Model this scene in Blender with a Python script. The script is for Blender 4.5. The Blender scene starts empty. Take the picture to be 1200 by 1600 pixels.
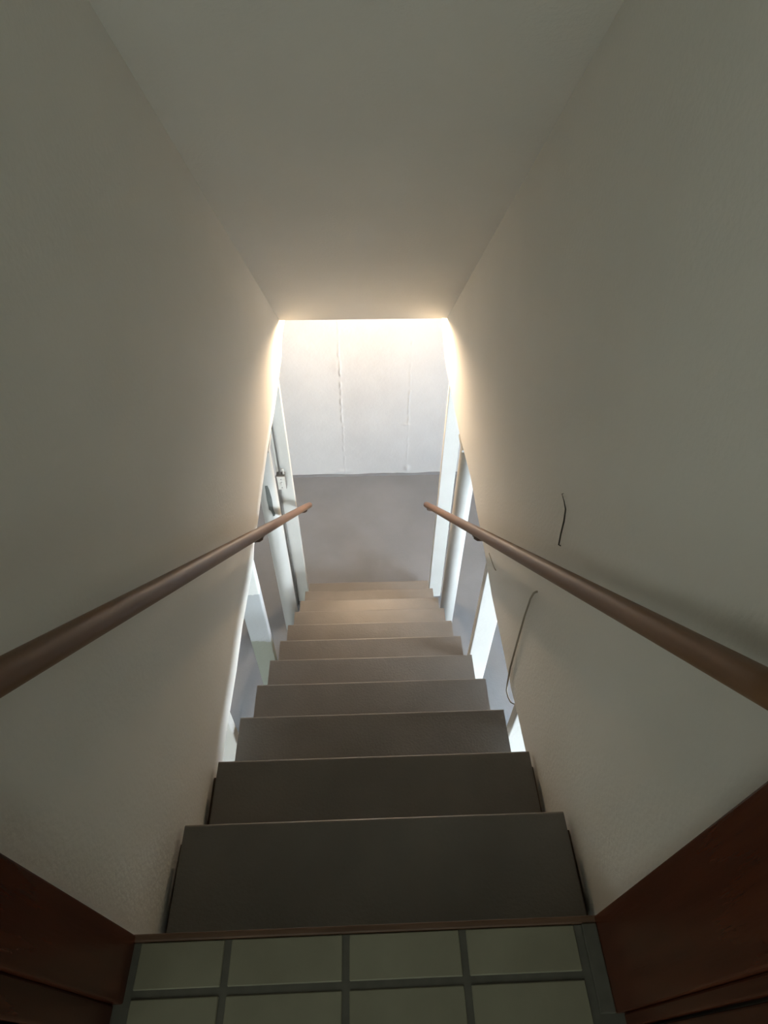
import bpy, bmesh, math, random
from mathutils import Vector, Matrix
from mathutils import noise as mn

S = bpy.context.scene
COL = S.collection

# ------------------------------------------------------------------ camera
cam_d = bpy.data.cameras.new('camera')
cam = bpy.data.objects.new('camera', cam_d)
COL.objects.link(cam)
F_PX = 950.02


def cam_axes(pitch, yaw, roll):
    a, b, c = (math.radians(v) for v in (pitch, yaw, roll))
    fw = Vector((math.sin(b) * math.cos(a), math.cos(b) * math.cos(a), -math.sin(a)))
    r = Vector((math.cos(b), -math.sin(b), 0))
    u = r.cross(fw)
    return math.cos(c) * r + math.sin(c) * u, -math.sin(c) * r + math.cos(c) * u, fw


cr, cu, cf = cam_axes(46.7187, 2.4248, 0.4946)
m = Matrix((cr, cu, -cf)).transposed().to_4x4()
m.translation = Vector((-0.0073, -0.2204, 1.2756))
cam.matrix_world = m
cam_d.sensor_fit = 'VERTICAL'
cam_d.sensor_height = 24.0
cam_d.lens = F_PX / 1600 * 24.0
cam_d.clip_start = 0.02
S.camera = cam

# ------------------------------------------------------------------ world, exposure, light levels
S.view_settings.view_transform = 'Standard'
S.view_settings.look = 'None'
S.view_settings.gamma = 1.0
S.view_settings.use_curve_mapping = False
S.view_settings.exposure = 0.0
w = bpy.data.worlds.new('world')
S.world = w
w.use_nodes = True
w.node_tree.nodes['Background'].inputs[0].default_value = (0.5, 0.55, 0.6, 1)
w.node_tree.nodes['Background'].inputs[1].default_value = 0.02
BULB = 165.0            # emission strength of the bulb under the basement ceiling
DAY_RIGHT = 205.0       # basement window on the right
FILL_LEFT = 40.0        # fill pane added rear left of the stair, brightens the left posts
DAY_REAR = 2.0        # rear basement window right of the stair
DAY_ROOM = 4.4         # rear window of the room behind the camera
FILL_SIDE = 1.7         # unseen side pane added behind the camera to brighten the stairwell walls

# ------------------------------------------------------------------ materials
def new_mat(name):
    mt = bpy.data.materials.new(name)
    mt.use_nodes = True
    nt = mt.node_tree
    return mt, nt, nt.nodes['Principled BSDF']


def paint(name, c1, c2, scale=3.0, rough=0.7, bump=0.0, bscale=60.0, spec=0.4, detail=4.0, stretch=None):
    mt, nt, b = new_mat(name)
    tc = nt.nodes.new('ShaderNodeTexCoord')
    src = tc.outputs['Object']
    if stretch:
        mp = nt.nodes.new('ShaderNodeMapping')
        mp.inputs['Scale'].default_value = stretch
        nt.links.new(src, mp.inputs[0])
        src = mp.outputs[0]
    n = nt.nodes.new('ShaderNodeTexNoise')
    n.inputs['Scale'].default_value = scale
    n.inputs['Detail'].default_value = detail
    nt.links.new(src, n.inputs['Vector'])
    r = nt.nodes.new('ShaderNodeValToRGB')
    r.color_ramp.elements[0].position = 0.3
    r.color_ramp.elements[1].position = 0.7
    r.color_ramp.elements[0].color = (*c1, 1)
    r.color_ramp.elements[1].color = (*c2, 1)
    nt.links.new(n.outputs['Fac'], r.inputs[0])
    nt.links.new(r.outputs[0], b.inputs['Base Color'])
    b.inputs['Roughness'].default_value = rough
    b.inputs['Specular IOR Level'].default_value = spec
    if bump:
        n2 = nt.nodes.new('ShaderNodeTexNoise')
        n2.inputs['Scale'].default_value = bscale
        n2.inputs['Detail'].default_value = 3
        nt.links.new(src, n2.inputs['Vector'])
        bp = nt.nodes.new('ShaderNodeBump')
        bp.inputs['Strength'].default_value = bump
        bp.inputs['Distance'].default_value = 0.01
        nt.links.new(n2.outputs['Fac'], bp.inputs['Height'])
        nt.links.new(bp.outputs[0], b.inputs['Normal'])
    return mt


def emitter(name, col, strength):
    mt, nt, b = new_mat(name)
    b.inputs['Base Color'].default_value = (0.8, 0.8, 0.8, 1)
    b.inputs['Emission Color'].default_value = (*col, 1)
    b.inputs['Emission Strength'].default_value = strength
    return mt


M_PLASTER = paint('stairwell_plaster', (0.785, 0.775, 0.725), (0.825, 0.815, 0.765), 2.2, 0.75, 0.10, 90)
M_CEIL = paint('sloped_ceiling_plaster', (0.755, 0.74, 0.69), (0.80, 0.785, 0.735), 2.0, 0.8, 0.12, 110)
M_WHITE_WALL = paint('white_basement_wall', (0.52, 0.52, 0.52), (0.57, 0.57, 0.57), 2.5, 0.6, 0.15, 45)
M_FLOOR = paint('grey_painted_concrete', (0.192, 0.197, 0.208), (0.225, 0.230, 0.243), 3.5, 0.65, 0.08, 80)
M_TREAD = paint('brown_grey_stair_paint', (0.170, 0.153, 0.135), (0.205, 0.184, 0.163), 6, 0.38, 0.10, 140)
M_TREAD_WORN = paint('worn_nosing_paint', (0.33, 0.30, 0.26), (0.44, 0.40, 0.35), 30, 0.45)
M_POST = paint('white_post_paint', (0.64, 0.635, 0.595), (0.70, 0.695, 0.655), 5, 0.5, 0.08, 60)
M_COLUMN = paint('white_column_paint', (0.50, 0.50, 0.475), (0.56, 0.56, 0.53), 5, 0.4, 0.03, 60)
M_PATCH = paint('bare_grey_patch', (0.085, 0.092, 0.085), (0.12, 0.13, 0.12), 30, 0.6)
M_RAIL = paint('stained_wood_rail', (0.115, 0.057, 0.027), (0.20, 0.107, 0.055), 9, 0.42, 0.04, 60, spec=0.25, stretch=(1, 0.12, 0.12))
M_JAMB = paint('red_brown_wood', (0.056, 0.0145, 0.0065), (0.092, 0.025, 0.011), 8, 0.26, 0.05, 40, stretch=(6, 6, 0.5))
M_THRESH = paint('brown_threshold_wood', (0.07, 0.036, 0.02), (0.12, 0.065, 0.037), 10, 0.5, stretch=(0.5, 6, 6))
M_TILE = paint('olive_grey_tile', (0.170, 0.160, 0.112), (0.215, 0.205, 0.148), 7, 0.38, 0.04, 30)
M_GROUT = paint('dark_grout', (0.074, 0.070, 0.056), (0.092, 0.087, 0.070), 40, 0.85)
M_BRACKET = paint('dark_brown_metal', (0.05, 0.03, 0.018), (0.08, 0.045, 0.025), 20, 0.45)
M_CONDUIT = paint('dull_grey_conduit', (0.16, 0.15, 0.135), (0.21, 0.195, 0.18), 20, 0.5)
M_BOX = paint('aged_white_cover', (0.62, 0.60, 0.55), (0.72, 0.70, 0.65), 60, 0.45)
M_WIRE = paint('dark_wire', (0.045, 0.045, 0.035), (0.06, 0.06, 0.05), 20, 0.6)
M_CORD = paint('grey_brown_cord', (0.30, 0.27, 0.22), (0.36, 0.33, 0.27), 20, 0.6)
M_ROOM = paint('room_paint', (0.52, 0.52, 0.48), (0.58, 0.58, 0.54), 2, 0.8)
M_PORC = paint('white_porcelain', (0.8, 0.8, 0.78), (0.85, 0.85, 0.83), 10, 0.25)
M_BULB = emitter('warm_bulb', (1.0, 0.73, 0.48), BULB * 10)
M_DAYR = emitter('cool_window_pane', (0.80, 0.91, 1.0), DAY_RIGHT)
M_DAYB = emitter('rear_window_pane', (0.80, 0.95, 0.97), DAY_REAR)
M_FILL_L = emitter('left_fill_pane', (0.95, 1.0, 0.95), FILL_LEFT)
M_FILL_S = emitter('side_fill_pane', (0.95, 1.0, 0.90), FILL_SIDE)
M_DAYK = emitter('room_window_pane', (0.90, 1.0, 0.90), DAY_ROOM)

# ------------------------------------------------------------------ mesh helpers
def box(bm, x0, x1, y0, y1, z0, z1):
    v = [bm.verts.new((x, y, z)) for x in (x0, x1) for y in (y0, y1) for z in (z0, z1)]
    for f in ((0, 1, 3, 2), (4, 6, 7, 5), (0, 4, 5, 1), (2, 3, 7, 6), (0, 2, 6, 4), (1, 5, 7, 3)):
        bm.faces.new([v[i] for i in f])
    return v


def prism(bm, pts, axis, a, b):
    """extrude a closed 2-D outline along an axis: 'x' (pts are y,z) or 'y' (pts are x,z)"""
    def P(t, q):
        return (t, q[0], q[1]) if axis == 'x' else (q[0], t, q[1])
    A = [bm.verts.new(P(a, q)) for q in pts]
    B = [bm.verts.new(P(b, q)) for q in pts]
    n = len(pts)
    fs = [bm.faces.new(A), bm.faces.new(B[::-1])]
    for i in range(n):
        fs.append(bm.faces.new((A[i], B[i], B[(i + 1) % n], A[(i + 1) % n])))
    return fs


def tube(bm, path, rad, seg=14, cap=True):
    path = [Vector(p) for p in path]
    rads = rad if isinstance(rad, (list, tuple)) else [rad] * len(path)
    rings = []
    up = None
    for i, p in enumerate(path):
        d = (path[min(i + 1, len(path) - 1)] - path[max(i - 1, 0)]).normalized()
        if up is None:
            up = Vector((1, 0, 0)) if abs(d.x) < 0.8 else Vector((0, 0, 1))
        a = (up - d * up.dot(d)).normalized()
        b = d.cross(a)
        up = a
        rings.append([bm.verts.new(p + rads[i] * (math.cos(t) * a + math.sin(t) * b))
                      for t in (2 * math.pi * k / seg for k in range(seg))])
    for r0, r1 in zip(rings, rings[1:]):
        for k in range(seg):
            f = bm.faces.new((r0[k], r0[(k + 1) % seg], r1[(k + 1) % seg], r1[k]))
            f.smooth = True
    if cap:
        bm.faces.new(rings[0][::-1])
        bm.faces.new(rings[-1])


def build(name, bm, mat, parent=None, bevel=0.0, seg=2, loc=None):
    bmesh.ops.recalc_face_normals(bm, faces=bm.faces[:])
    if bevel:
        es = [e for e in bm.edges if len(e.link_faces) == 2 and e.calc_face_angle() > 0.5]
        bmesh.ops.bevel(bm, geom=es, offset=bevel, segments=seg, affect='EDGES', profile=0.5)
        for f in bm.faces:
            f.smooth = False
    me = bpy.data.meshes.new(name)
    if loc is not None:
        bmesh.ops.translate(bm, verts=bm.verts[:], vec=-Vector(loc))
    bm.to_mesh(me)
    bm.free()
    me.materials.append(mat)
    o = bpy.data.objects.new(name, me)
    COL.objects.link(o)
    if loc is not None:
        o.location = loc
    if parent:
        o.parent = parent
        if parent.type == 'EMPTY' or parent.location.length > 0:
            o.matrix_parent_inverse = Matrix.Translation(-parent_world(parent))
    return o


def parent_world(p):
    t = Vector(p.location)
    if p.parent:
        return p.matrix_parent_inverse.to_translation() + t + parent_world(p.parent)
    return t


def struct(name, bm, mat, parent=None, bevel=0.0, seg=2):
    o = build(name, bm, mat, parent, bevel, seg)
    if not parent:
        o['kind'] = 'structure'
    return o


def thing(name, label, cat, loc, group=None):
    o = bpy.data.objects.new(name, None)
    o.empty_display_size = 0.05
    o.location = loc
    COL.objects.link(o)
    o['label'] = label
    o['category'] = cat
    if group:
        o['group'] = group
    return o


def tag(o, label, cat, group=None):
    o['label'] = label
    o['category'] = cat
    if group:
        o['group'] = group
    return o


B = bmesh.new

# ------------------------------------------------------------------ dimensions
RUN, RISE, TW = 0.2217, 0.2077, 0.43
WX = 0.445                                   # inner faces of the stairwell walls
ZF = -12 * RISE                              # basement floor
YB = 3.7926                                  # basement back wall
ZC = -0.30                                   # basement ceiling
CA, CS, CE = 2.1142, 0.90844, 2.7389         # sloped ceiling: z = CA - CS*y, ends at CE
YJ0, YJ1 = -0.15, -0.016                     # door wall at the head of the stair
JL, JR = -0.4235, 0.3805                     # inner faces of the door jambs

# ------------------------------------------------------------------ setting: basement
bm = B(); box(bm, -4.0, 4.0, -3.0, YB + 0.2, ZF - 0.15, ZF)
struct('floor', bm, M_FLOOR)


def wall_back():
    """painted concrete back wall with two crooked raised mortar seams"""
    bm = B()
    x0, x1, z0, z1 = -4.0, 4.0, ZF - 0.02, ZC + 0.05
    xs = [x0 + 0.4 * i for i in range(8)] + [-0.9 + 0.0115 * i for i in range(157)] + [-0.25 + 0.004 * i for i in range(31)] + [0.31 + 0.004 * i for i in range(27)] + [0.95 + 0.38 * i for i in range(9)]
    xs = sorted(set(round(x, 4) for x in xs if x0 <= x <= x1)); xs[-1] = x1
    zs = [z0 + (z1 - z0) * i / 260 for i in range(261)]

    def bumpy(x, z):
        h = 0.0022 * mn.noise(Vector((x * 3, z * 3, 1.0))) + 0.0008 * mn.noise(Vector((x * 14, z * 14, 4.0)))
        # left seam: strong between z -1.25 and -1.95, fading up, faint below
        c = -0.189 + 0.008 * mn.noise(Vector((0.3, z * 8, 2.0))) + 0.005 * mn.noise(Vector((0.3, z * 30, 2.0)))
        if z > -1.95:
            amp = 0.0085 if z < -1.30 else 0.0045 * max(0.0, 1 - (z + 1.22) / 0.35)
        else:
            amp = 0.0022
        amp *= max(0.1, 0.75 + 1.6 * mn.noise(Vector((7.7, z * 18, 0))))
        h += amp * math.exp(-((x - c) / 0.0075) ** 2)
        h += 0.006 * math.exp(-((x + 0.205) / 0.035) ** 2 - ((z + 1.36) / 0.05) ** 2)
        h += 0.012 * math.exp(-((x + 0.215) / 0.05) ** 2 - ((z + 2.44) / 0.018) ** 2)
        h += 0.008 * math.exp(-((x + 0.30) / 0.06) ** 2 - ((z + 2.46) / 0.012) ** 2)
        # right seam
        c = 0.361 + 0.008 * mn.noise(Vector((3.3, z * 8, 5.0))) + 0.005 * mn.noise(Vector((3.3, z * 30, 5.0)))
        amp = 0.005 if -1.93 < z < -1.5 else 0.0015
        if z > -1.15:
            amp = 0
        amp *= max(0.0, 0.7 + 1.8 * mn.noise(Vector((1.7, z * 18, 3))))
        h += amp * math.exp(-((x - c) / 0.0075) ** 2)
        h += 0.013 * math.exp(-((x - 0.365) / 0.022) ** 2 - ((z + 2.42) / 0.03) ** 2)
        h += 0.006 * math.exp(-((x - 0.345) / 0.03) ** 2 - ((z + 1.93) / 0.012) ** 2)
        return h
    grid = [[bm.verts.new((x, YB - bumpy(x, z), z)) for x in xs] for z in zs]
    for r0, r1 in zip(grid, grid[1:]):
        for i in range(len(xs) - 1):
            f = bm.faces.new((r0[i], r0[i + 1], r1[i + 1], r1[i]))
            f.smooth = True
    box(bm, x0, x1, YB + 0.03, YB + 0.2, z0, z1)
    me = bpy.data.meshes.new('wall_back')
    bm.to_mesh(me); bm.free()
    me.materials.append(M_WHITE_WALL)
    o = bpy.data.objects.new('wall_back', me)
    COL.objects.link(o)
    o['kind'] = 'structure'


wall_back()
# grey floor paint lapped a centimetre up the foot of the wall, with a wavy edge
bm = B()
N = 90
lo = []; hi = []
for i in range(N + 1):
    x = -1.8 + 3.6 * i / N
    h = 0.012 + 0.012 * mn.noise(Vector((x * 3.5, 0.2, 0))) + 0.004 * mn.noise(Vector((x * 14, 1.2, 0)))
    if x > 0.25:
        h += 0.006
    lo.append(bm.verts.new((x, YB - 0.018, ZF))); hi.append(bm.verts.new((x, YB - 0.014, ZF + max(0.003, h))))
for i in range(N):
    bm.faces.new((lo[i], lo[i + 1], hi[i + 1], hi[i]))
ex = bmesh.ops.extrude_face_region(bm, geom=bm.faces[:])
bmesh.ops.translate(bm, verts=[v for v in ex['geom'] if isinstance(v, bmesh.types.BMVert)], vec=(0, 0.02, 0))
struct('baseboard_back', bm, M_FLOOR)

bm = B(); box(bm, -4.2, -4.0, -3.0, YB, ZF, ZC); struct('wall_far_left', bm, M_WHITE_WALL)
bm = B(); box(bm, 4.0, 4.2, -3.0, YB, ZF, ZC); struct('wall_far_right', bm, M_WHITE_WALL)
bm = B(); box(bm, -4.0, 4.0, -3.2, -3.0, ZF, ZC); struct('wall_rear', bm, M_WHITE_WALL)
bm = B()
box(bm, -4.0, -WX - 0.1, -3.0, YB, ZC, ZC + 0.25)
box(bm, WX + 0.1, 4.0, -3.0, YB, ZC, ZC + 0.25)
box(bm, -WX - 0.1, WX + 0.1, CE + 0.05, YB, ZC, ZC + 0.25)
struct('ceiling_basement', bm, M_WHITE_WALL)


def window(name, x, y0, y1, z0, z1, mat, axis='x', inward=1):
    """basement or room window: frame of four bars, a mullion and one pane"""
    bm = B()
    t, d = 0.05, 0.05

    def bar(a0, a1, c0, c1, dd=d):
        if axis == 'x':
            box(bm, min(x, x + inward * dd), max(x, x + inward * dd), a0, a1, c0, c1)
        else:
            box(bm, a0, a1, min(x, x + inward * dd), max(x, x + inward * dd), c0, c1)
    bar(y0 - t, y1 + t, z0 - t, z0); bar(y0 - t, y1 + t, z1, z1 + t)
    bar(y0 - t, y0, z0, z1); bar(y1, y1 + t, z0, z1)
    ym = (y0 + y1) / 2
    bar(ym - 0.02, ym + 0.02, z0, z1)
    o = struct(name, bm, M_POST)
    for a, b in ((y0, ym - 0.02), (ym + 0.02, y1)):
        bm = B(); bar(a, b, z0, z1, 0.02)
        build('pane', bm, mat, o)
    return o


window('window_1', 4.0, -1.5, 0.4, -0.80, -0.42, M_DAYR, 'x', -1)
window('window_2', -3.0, 1.4, 3.0, -1.45, -0.75, M_DAYB, 'y', 1)
window('fill_pane_left', -3.0, -2.6, -1.4, -1.3, -0.75, M_FILL_L, 'y', 1)  # unseen glowing pane, added as fill light for the left posts

# ------------------------------------------------------------------ setting: stairwell
lw = [(0.486, -0.531), (0.56, -0.523), (0.646, -0.533), (0.784, -0.542), (0.95, -0.535), (1.066, -0.547), (1.212, -0.560),
      (1.262, -0.560), (1.322, -0.535), (1.469, -0.541), (1.722, -0.529), (1.932, -0.530), (2.157, -0.552), (2.388, -0.55),
      (2.555, -0.546), (2.670, -0.540), (2.715, -0.505), (2.8, -0.484), (2.945, -0.494)]
rw = [(0.47, -0.506), (0.562, -0.514), (0.621, -0.520), (0.657, -0.530), (0.694, -0.537), (0.721, -0.533), (0.752, -0.539),
      (0.874, -0.542), (0.962, -0.549), (1.072, -0.556), (1.175, -0.544), (1.209, -0.541), (1.262, -0.536), (1.366, -0.534),
      (1.473, -0.536), (1.675, -0.529), (1.972, -0.575), (2.201, -0.583), (2.427, -0.59), (2.581, -0.597), (2.70, -0.585),
      (2.787, -0.548), (2.928, -0.501)]


def stair_wall(name, low, xa, xb):
    """board and plaster wall hanging to just under the basement ceiling; its lower edge is uneven"""
    bm = B()
    pts = [(YJ1, -0.53)] + [(0.25, -0.53)] + low + [(low[-1][0], ZC + 0.2)]
    y = low[-1][0]
    pts += [(CE + 0.02, 0.05), (1.0, 1.45), (0.0, 2.35), (YJ1, 2.35)]
    prism(bm, pts, 'x', xa, xb)
    return struct(name, bm, M_PLASTER, bevel=0.0025, seg=2)


stair_wall('wall_left', lw, -WX - 0.09, -WX)
stair_wall('wall_right', rw, WX, WX + 0.09)
bm = B()
pts = [(YJ1, CA - CS * YJ1), (CE, CA - CS * CE), (CE + 0.014, CA - CS * CE + 0.006), (CE + 0.03, ZC + 0.2), (1.2, 1.35), (YJ1, CA + 0.35)]
prism(bm, pts, 'x', -WX - 0.03, WX + 0.03)
struct('ceiling', bm, M_CEIL)

# ------------------------------------------------------------------ setting: landing and door opening
bm = B(); box(bm, -1.7, 1.7, -2.6, YJ1 - 0.012, -0.20, -0.003)
landing = struct('floor_landing', bm, M_GROUT)
random.seed(3)
gx = [-0.262 + 0.203 * i for i in range(-5, 8)]
gy = [-0.022, -0.1045 + 0.0055] + [-0.1045 + 0.0055 - 0.203 * i for i in range(1, 7)]
for j in range(len(gy) - 1):
    for i in range(len(gx) - 1):
        xa, xb = gx[i] + 0.006, gx[i + 1] - 0.006
        ya, yb = gy[j + 1] + (0.006), gy[j] - (0.006 if j else 0.006)
        if j == 0 or yb > YJ0:                       # inside the door opening the tiles are cut to the jambs
            xa, xb = max(xa, JL + 0.012), min(xb, JR - 0.030)
        if xb - xa < 0.03:
            continue
        bm = B(); dz = random.uniform(-0.0006, 0.0006)
        box(bm, xa, xb, ya, yb, -0.006, 0.0 + dz)
        build('tile', bm, M_TILE, landing, bevel=0.0015, seg=1)

# threshold strip along the landing edge
bm = B(); box(bm, JL - 0.02, JR + 0.05, -0.027, YJ1 + 0.001, -0.06, 0.0015)
struct('trim_1', bm, M_THRESH, bevel=0.003)
# right-hand dark strip between tile and jamb
bm = B(); box(bm, JR - 0.026, JR, YJ0, -0.027, -0.003, 0.004)
struct('trim_2', bm, M_GROUT, bevel=0.002)
# jambs, head, stop
bm = B(); box(bm, JL - 0.022, JL, -0.110, YJ1, -0.03, 2.05); struct('trim_3', bm, M_JAMB, bevel=0.003)
bm = B(); box(bm, JL - 0.040, JL - 0.014, YJ0, -0.110, -0.003, 2.05); struct('trim_4', bm, M_JAMB, bevel=0.003)
bm = B(); box(bm, JR, JR + 0.065, YJ0, YJ1, -0.03, 2.05); struct('trim_5', bm, M_JAMB, bevel=0.003)
bm = B(); box(bm, JL - 0.04, JR + 0.065, YJ0, YJ1, 2.05, 2.09); struct('trim_6', bm, M_JAMB, bevel=0.003)
# casings on the room side
bm = B(); box(bm, JL - 0.11, JL - 0.03, YJ0 - 0.018, YJ0, 0, 2.12); struct('trim_7', bm, M_JAMB, bevel=0.003)
bm = B(); box(bm, JR + 0.012, JR + 0.10, YJ0 - 0.018, YJ0, 0, 2.12); struct('trim_8', bm, M_JAMB, bevel=0.003)
bm = B(); box(bm, JL - 0.11, JR + 0.10, YJ0 - 0.018, YJ0, 2.08, 2.16); struct('trim_9', bm, M_JAMB, bevel=0.003)
# open door leaf folded back into the room on the right
bm = B(); box(bm, JR + 0.016, JR + 0.056, -0.98, YJ0 - 0.022, 0.012, 2.04)
dl = struct('door_1', bm, M_JAMB, bevel=0.003)
bm = B(); tube(bm, [(JR + 0.016, -0.92, 1.0), (JR - 0.03, -0.92, 1.0), (JR - 0.034, -0.92, 1.0), (JR - 0.06, -0.92, 1.0), (JR - 0.068, -0.92, 1.0)], [0.012, 0.010, 0.024, 0.026, 0.014], 18)
build('door_knob', bm, M_BRACKET, dl)
# room walls around the door, and the room behind the camera
bm = B()
box(bm, -1.7, JL - 0.022, YJ0, YJ1, -0.2, 2.4)
box(bm, JR + 0.065, 1.7, YJ0, YJ1, -0.2, 2.4)
box(bm, JL - 0.03, JR + 0.07, YJ0, YJ1, 2.09, 2.4)
struct('wall_door', bm, M_ROOM)
bm = B(); box(bm, -1.8, -1.7, -2.6, YJ0, -0.2, 2.4); struct('wall_room_left', bm, M_ROOM)
bm = B(); box(bm, 1.7, 1.8, -2.6, YJ0, -0.2, 2.4); struct('wall_room_right', bm, M_ROOM)
bm = B(); box(bm, -1.8, 1.8, -2.7, -2.6, -0.2, 2.4); struct('wall_room_rear', bm, M_ROOM)
bm = B(); box(bm, -1.8, 1.8, -2.7, YJ1, 2.4, 2.5); struct('ceiling_room', bm, M_ROOM)
window('fill_pane_side', -1.7, -2.1, -0.9, 0.80, 1.90, M_FILL_S, 'x', 1)  # unseen glowing pane, added as side fill for the stairwell walls
window('window_5', -2.6, -0.6, 0.6, 0.95, 2.05, M_DAYK, 'y', 1)

# under the landing: joist face closing the head of the stair
# ------------------------------------------------------------------ staircase
st = thing('staircase', 'steep brown grey painted wooden staircase running down between two walls', 'stairs', (0, 0, ZF))
for k in range(1, 12):
    y1 = k * RUN; y0 = (k - 1) * RUN - 0.03; z = -k * RISE
    random.seed(k)
    bm = B()
    e = random.uniform(-0.0015, 0.0015)
    t = 0.032
    r = 0.006
    prof = [(y0, z - t), (y0, z)]
    for i in range(4):
        a = math.pi / 2 * (1 - i / 3)
        prof.append((y1 - r + r * math.cos(a), z - r + r * math.sin(a)))
    prof += [(y1, z - t + r), (y1 - r, z - t)]
    prism(bm, prof, 'x', -TW + e, TW + e)
    build('tread', bm, M_TREAD, st, bevel=0.0)
for k in range(0, 12):
    y1 = k * RUN - 0.03 if k else -0.03
    bm = B(); box(bm, -TW + 0.004, TW - 0.004, y1 - 0.018, y1, -(k + 1) * RISE + 0.0, -k * RISE - (0.032 if k else 0.062))
    build('riser', bm, M_TREAD, st)
for s in (-1, 1):
    for k in (1, 2):                         # dark fillers added to block light leaking past the two upper steps
        bm = B()
        box(bm, min(s * 0.428, s * (WX - 0.0008)), max(s * 0.428, s * (WX - 0.0008)), (k - 1) * RUN - 0.03, k * RUN - 0.030, -k * RISE - 0.075, -k * RISE - 0.040)
        build('gap_filler', bm, M_BRACKET, st)
for s in (-1, 1):
    pts = []
    for k in range(1, 12):
        pts += [((k - 1) * RUN - 0.048, -k * RISE - 0.033), (k * RUN - 0.048, -k * RISE - 0.033)]
    pts += [(11 * RUN - 0.048, ZF), (11 * RUN - 0.32, ZF), (-0.048, -RISE - 0.30)]
    bm = B(); prism(bm, pts, 'x', s * 0.40 - 0.018, s * 0.40 + 0.018)
    build('stringer', bm, M_TREAD, st)

# ------------------------------------------------------------------ posts carrying the walls
def post_under(s, y, label, ztop):
    bm = B()
    xa, xb = s * WX, s * (WX + 0.089)
    box(bm, min(xa, xb), max(xa, xb), y, y + 0.038, ZF, ztop)
    o = build('wooden_post', bm, M_POST, None, bevel=0.004, seg=3, loc=(s * (WX + 0.0445), y + 0.019, ZF))
    return tag(o, label, 'post', 'white posts under the stairwell walls')


pA_l = post_under(-1, 2.424, 'white square post at stair foot on the left, carrying the switch box', -0.548)
pA_r = post_under(1, 2.440, 'white square post at stair foot on the right, beside the rail end', -0.592)
pC_l = post_under(-1, 1.234, 'white post with grey bands below the left wall edge, mid stair', -0.560)
pC_r = post_under(1, 1.180, 'brightly lit white post below the right wall edge, mid stair', -0.543)
# colour of this post by height: white above, bluish grey mid, greenish grey below
M_BANDED = paint('banded_post_paint', (0.62, 0.64, 0.62), (0.70, 0.71, 0.68), 5, 0.5, 0.08, 60)
nt = M_BANDED.node_tree
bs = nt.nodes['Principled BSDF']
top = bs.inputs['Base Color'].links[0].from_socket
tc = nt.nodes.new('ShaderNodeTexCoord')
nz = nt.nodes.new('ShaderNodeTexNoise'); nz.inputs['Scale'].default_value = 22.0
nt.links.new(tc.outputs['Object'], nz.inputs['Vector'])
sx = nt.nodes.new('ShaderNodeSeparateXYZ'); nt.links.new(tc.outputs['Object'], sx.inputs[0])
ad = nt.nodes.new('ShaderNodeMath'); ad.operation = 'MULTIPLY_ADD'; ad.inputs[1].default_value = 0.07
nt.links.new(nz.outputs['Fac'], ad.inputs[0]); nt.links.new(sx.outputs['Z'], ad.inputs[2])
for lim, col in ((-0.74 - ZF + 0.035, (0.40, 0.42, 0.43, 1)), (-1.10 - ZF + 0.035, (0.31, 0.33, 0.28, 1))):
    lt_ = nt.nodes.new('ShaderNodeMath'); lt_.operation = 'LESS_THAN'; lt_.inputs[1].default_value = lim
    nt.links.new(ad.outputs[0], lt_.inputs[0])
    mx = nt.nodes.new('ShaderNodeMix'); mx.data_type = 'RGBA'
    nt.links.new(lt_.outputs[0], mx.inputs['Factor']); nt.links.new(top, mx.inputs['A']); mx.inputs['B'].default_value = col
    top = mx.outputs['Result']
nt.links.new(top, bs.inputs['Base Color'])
pC_l.data.materials[0] = M_BANDED
pD_l = post_under(-1, 0.605, 'sliver of white post beside the second step on the left', -0.527)
pD_r = post_under(1, 0.600, 'sliver of bright cream post beside the second step on the right', -0.518)


def column(s, x, y, label, ztop):
    t = thing('support_column', label, 'column', (x, y, ZF), 'round columns beside the stair')
    bm = B(); tube(bm, [(x, y, ZF + 0.012), (x, y, ztop - 0.012)], 0.0445, 40)
    build('shaft', bm, M_COLUMN, t)
    for z0, z1, nm in ((ZF, ZF + 0.012, 'base_plate'), (ztop - 0.012, ztop, 'cap_plate')):
        bm = B(); box(bm, x - 0.05, x + 0.05, y - 0.06, y + 0.06, z0, z1)
        build(nm, bm, M_COLUMN, t, bevel=0.002)
    return t


cl = column(-1, -0.490, 1.93, 'round white steel column on the left with a bare grey patch', -0.530)
cR = column(1, 0.490, 1.96, 'round white steel column on the right, bright on one side', -0.575)
# ragged bare patch on the left column, a skin hugging the shaft
bm = B()
cells = []
prof = [(-0.761, -0.0, 0.012), (-0.791, -0.001, 0.017), (-0.822, -0.002, 0.019), (-0.857, -0.004, 0.021), (-0.893, -0.002, 0.02), (-0.925, -0.003, 0.019), (-0.94, 0.007, 0.02), (-0.963, 0.011, 0.024), (-0.978, 0.012, 0.02)]
prev = None
for z, a, b in prof:
    row = []
    for i in range(6):
        dx = max(-0.043, a + (b - a) * i / 5)
        row.append(bm.verts.new((-0.490 + dx, 1.93 - math.sqrt(0.0453 ** 2 - dx ** 2), z)))
    if prev:
        for i in range(5):
            bm.faces.new((prev[i], prev[i + 1], row[i + 1], row[i]))
    prev = row
ex = bmesh.ops.extrude_face_region(bm, geom=bm.faces[:])
bmesh.ops.translate(bm, verts=[v for v in ex['geom'] if isinstance(v, bmesh.types.BMVert)], vec=(0, 0.003, 0))
o = build('bare_patch', bm, M_PATCH, cl)
o['label'] = 'ragged dark grey bare patch'

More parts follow.
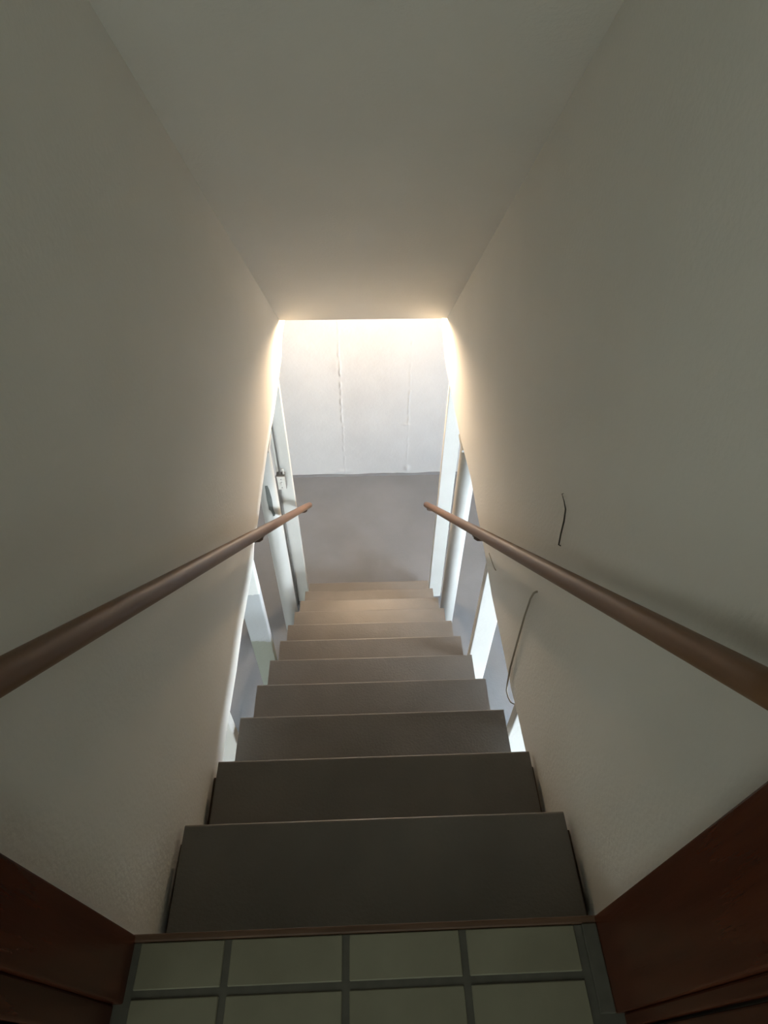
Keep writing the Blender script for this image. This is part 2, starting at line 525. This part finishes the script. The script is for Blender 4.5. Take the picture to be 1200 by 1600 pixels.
# ------------------------------------------------------------------ switch box with conduit on the left foot post
ob = thing('switch_box', 'small aged white switch box with grey conduit on the left stair foot post', 'switch', (-0.502, 2.424, -1.27))
bm = B(); box(bm, -0.530, -0.478, 2.384, 2.423, -1.274, -1.168)
build('box_body', bm, M_CONDUIT, ob, bevel=0.003)
bm = B(); box(bm, -0.526, -0.480, 2.378, 2.384, -1.272, -1.170)
cp = build('cover_plate', bm, M_BOX, ob, bevel=0.002)
for zz in (-1.188, -1.254):
    bm = B(); tube(bm, [(-0.503, 2.379, zz), (-0.503, 2.3755, zz)], 0.003, 8)
    build('screw', bm, M_CONDUIT, cp)
bm = B(); box(bm, -0.509, -0.497, 2.371, 2.379, -1.232, -1.210)
build('toggle', bm, M_BOX, cp, bevel=0.002)
bm = B(); tube(bm, [(-0.509, 2.404, -1.168), (-0.509, 2.404, -0.56)], 0.0055, 10)
build('conduit', bm, M_CONDUIT, ob)
bm = B(); tube(bm, [(-0.488, 2.404, -1.168), (-0.488, 2.404, -1.140), (-0.492, 2.404, -1.130)], 0.006, 10)
build('cable_clamp', bm, M_BOX, ob)
bm = B(); tube(bm, [(-0.521, 2.404, -1.274), (-0.526, 2.404, -1.33), (-0.528, 2.404, -1.5), (-0.530, 2.404, ZF)], 0.009, 10)
build('conduit', bm, M_CONDUIT, ob)

# ------------------------------------------------------------------ handrails
def handrail(s, c, sl, ya, yb, label, brackets):
    x = s * 0.385
    L = Vector((0, 1, -sl)).normalized()
    t = thing('handrail', label, 'handrail', (x, ya, c - sl * ya), 'round wooden handrails')
    bm = B()
    P = lambda y: Vector((x, y, c - sl * y))
    ys = [ya + (yb - ya) * i / 40 for i in range(41)]
    path = [P(y) + Vector((0.0012 * mn.noise(Vector((y * 2, s, 0))), 0, 0.0012 * mn.noise(Vector((y * 2, s, 3))))) for y in ys]
    path.append(P(yb) + L * 0.006)
    tube(bm, path, [0.019] * 41 + [0.013], 28)
    build('rail', bm, M_RAIL, t)
    for y, xe in brackets:
        p = P(y)
        down = Vector((0, -sl, -1)).normalized()
        a = p + down * 0.019
        xw = s * xe
        bm = B()
        tube(bm, [a, a + Vector((0, 0, -0.010)), a + Vector((s * 0.010, 0, -0.020)), (xw - s * 0.004, a.y, a.z - 0.024)], 0.0055, 10)
        br = build('bracket', bm, M_BRACKET, t)
        bm = B(); tube(bm, [(xw - s * 0.004, a.y, a.z - 0.024), (xw, a.y, a.z - 0.024)], 0.016, 18)
        build('rosette', bm, M_BRACKET, br)
        bm = B()
        d = L * 0.022
        tube(bm, [a - d + Vector((0, 0, 0.002)), a + d + Vector((0, 0, 0.002))], 0.008, 8)
        build('saddle', bm, M_BRACKET, br)


handrail(-1, 0.796, 0.936, -0.010, 2.60, 'round stained wooden handrail along the left wall, ending in mid air', ((1.235, WX), (2.445, WX)))
handrail(1, 0.768, 0.930, -0.010, 2.52, 'round stained wooden handrail along the right wall, ending in mid air', ((1.225, WX), (2.46, WX)))

# ------------------------------------------------------------------ loose wires and a fine crack on the right wall
bm = B()
x = WX
tube(bm, [(x + 0.004, 0.752, 0.293), (x - 0.004, 0.748, 0.293), (x - 0.006, 0.722, 0.296), (x - 0.006, 0.703, 0.290), (x - 0.006, 0.692, 0.262),
          (x - 0.006, 0.687, 0.225), (x - 0.005, 0.682, 0.192), (x + 0.001, 0.681, 0.188)], [0.0006, 0.0008, 0.0011, 0.0017, 0.0021, 0.0020, 0.0019, 0.0014], 8)
o = build('wire', bm, M_WIRE, None, loc=(x, 0.69, 0.188))
tag(o, 'short bent dark wire stuck on the right wall above the handrail', 'wire', 'wires and crack on the right wall')
bm = B()
tube(bm, [(x + 0.004, 0.722, -0.048), (x - 0.004, 0.723, -0.052), (x - 0.006, 0.729, -0.066), (x - 0.006, 0.738, -0.105), (x - 0.006, 0.741, -0.20),
          (x - 0.006, 0.738, -0.285), (x - 0.006, 0.733, -0.38), (x - 0.006, 0.729, -0.47), (x - 0.007, 0.720, -0.50),
          (x - 0.010, 0.706, -0.530), (x - 0.011, 0.694, -0.554), (x - 0.009, 0.672, -0.556), (x - 0.007, 0.650, -0.545), (x + 0.004, 0.640, -0.541)],
     [0.003] * 3 + [0.0026] * 2 + [0.0030] * 4 + [0.0024] * 5, 8)
o = build('wire', bm, M_CORD, None, loc=(x, 0.73, -0.47))
tag(o, 'grey brown cord running down the right wall below the handrail and curling under its edge', 'wire', 'wires and crack on the right wall')
bm = B()
tube(bm, [(x + 0.003, 1.200, -0.466), (x - 0.002, 1.195, -0.466), (x - 0.003, 1.138, -0.444), (x - 0.003, 1.100, -0.43), (x - 0.002, 1.086, -0.424), (x + 0.003, 1.08, -0.422)], 0.0016, 6)  # fine crack in the wall, built as a thin raised thread
o = build('wire', bm, M_CORD, None, loc=(x, 1.14, -0.45))  # the fine wall crack, not a wire
tag(o, 'thin faint crack on the right wall near its lower edge under the handrail bracket', 'wire', 'wires and crack on the right wall')

# ------------------------------------------------------------------ lamp under the basement ceiling
LY, LZ = 2.91, -0.415
lt = thing('ceiling_light', 'bare warm bulb in a porcelain holder just beyond the sloped ceiling end', 'lamp', (0.0, LY, ZC))
bm = B(); tube(bm, [(0, LY, ZC), (0, LY, ZC - 0.02), (0, LY, ZC - 0.028), (0, LY, ZC - 0.064)], [0.055, 0.055, 0.03, 0.024], 24)
build('lamp_holder', bm, M_PORC, lt)
bm = B()
pr = [(0.013, -0.048), (0.014, -0.060), (0.022, -0.078), (0.029, -0.095), (0.030, -0.107), (0.026, -0.122), (0.015, -0.133), (0.003, -0.137)]
tube(bm, [(0, LY, ZC - 0.004 + z) for _, z in pr], [r for r, _ in pr], 20)
build('bulb', bm, M_BULB, lt)
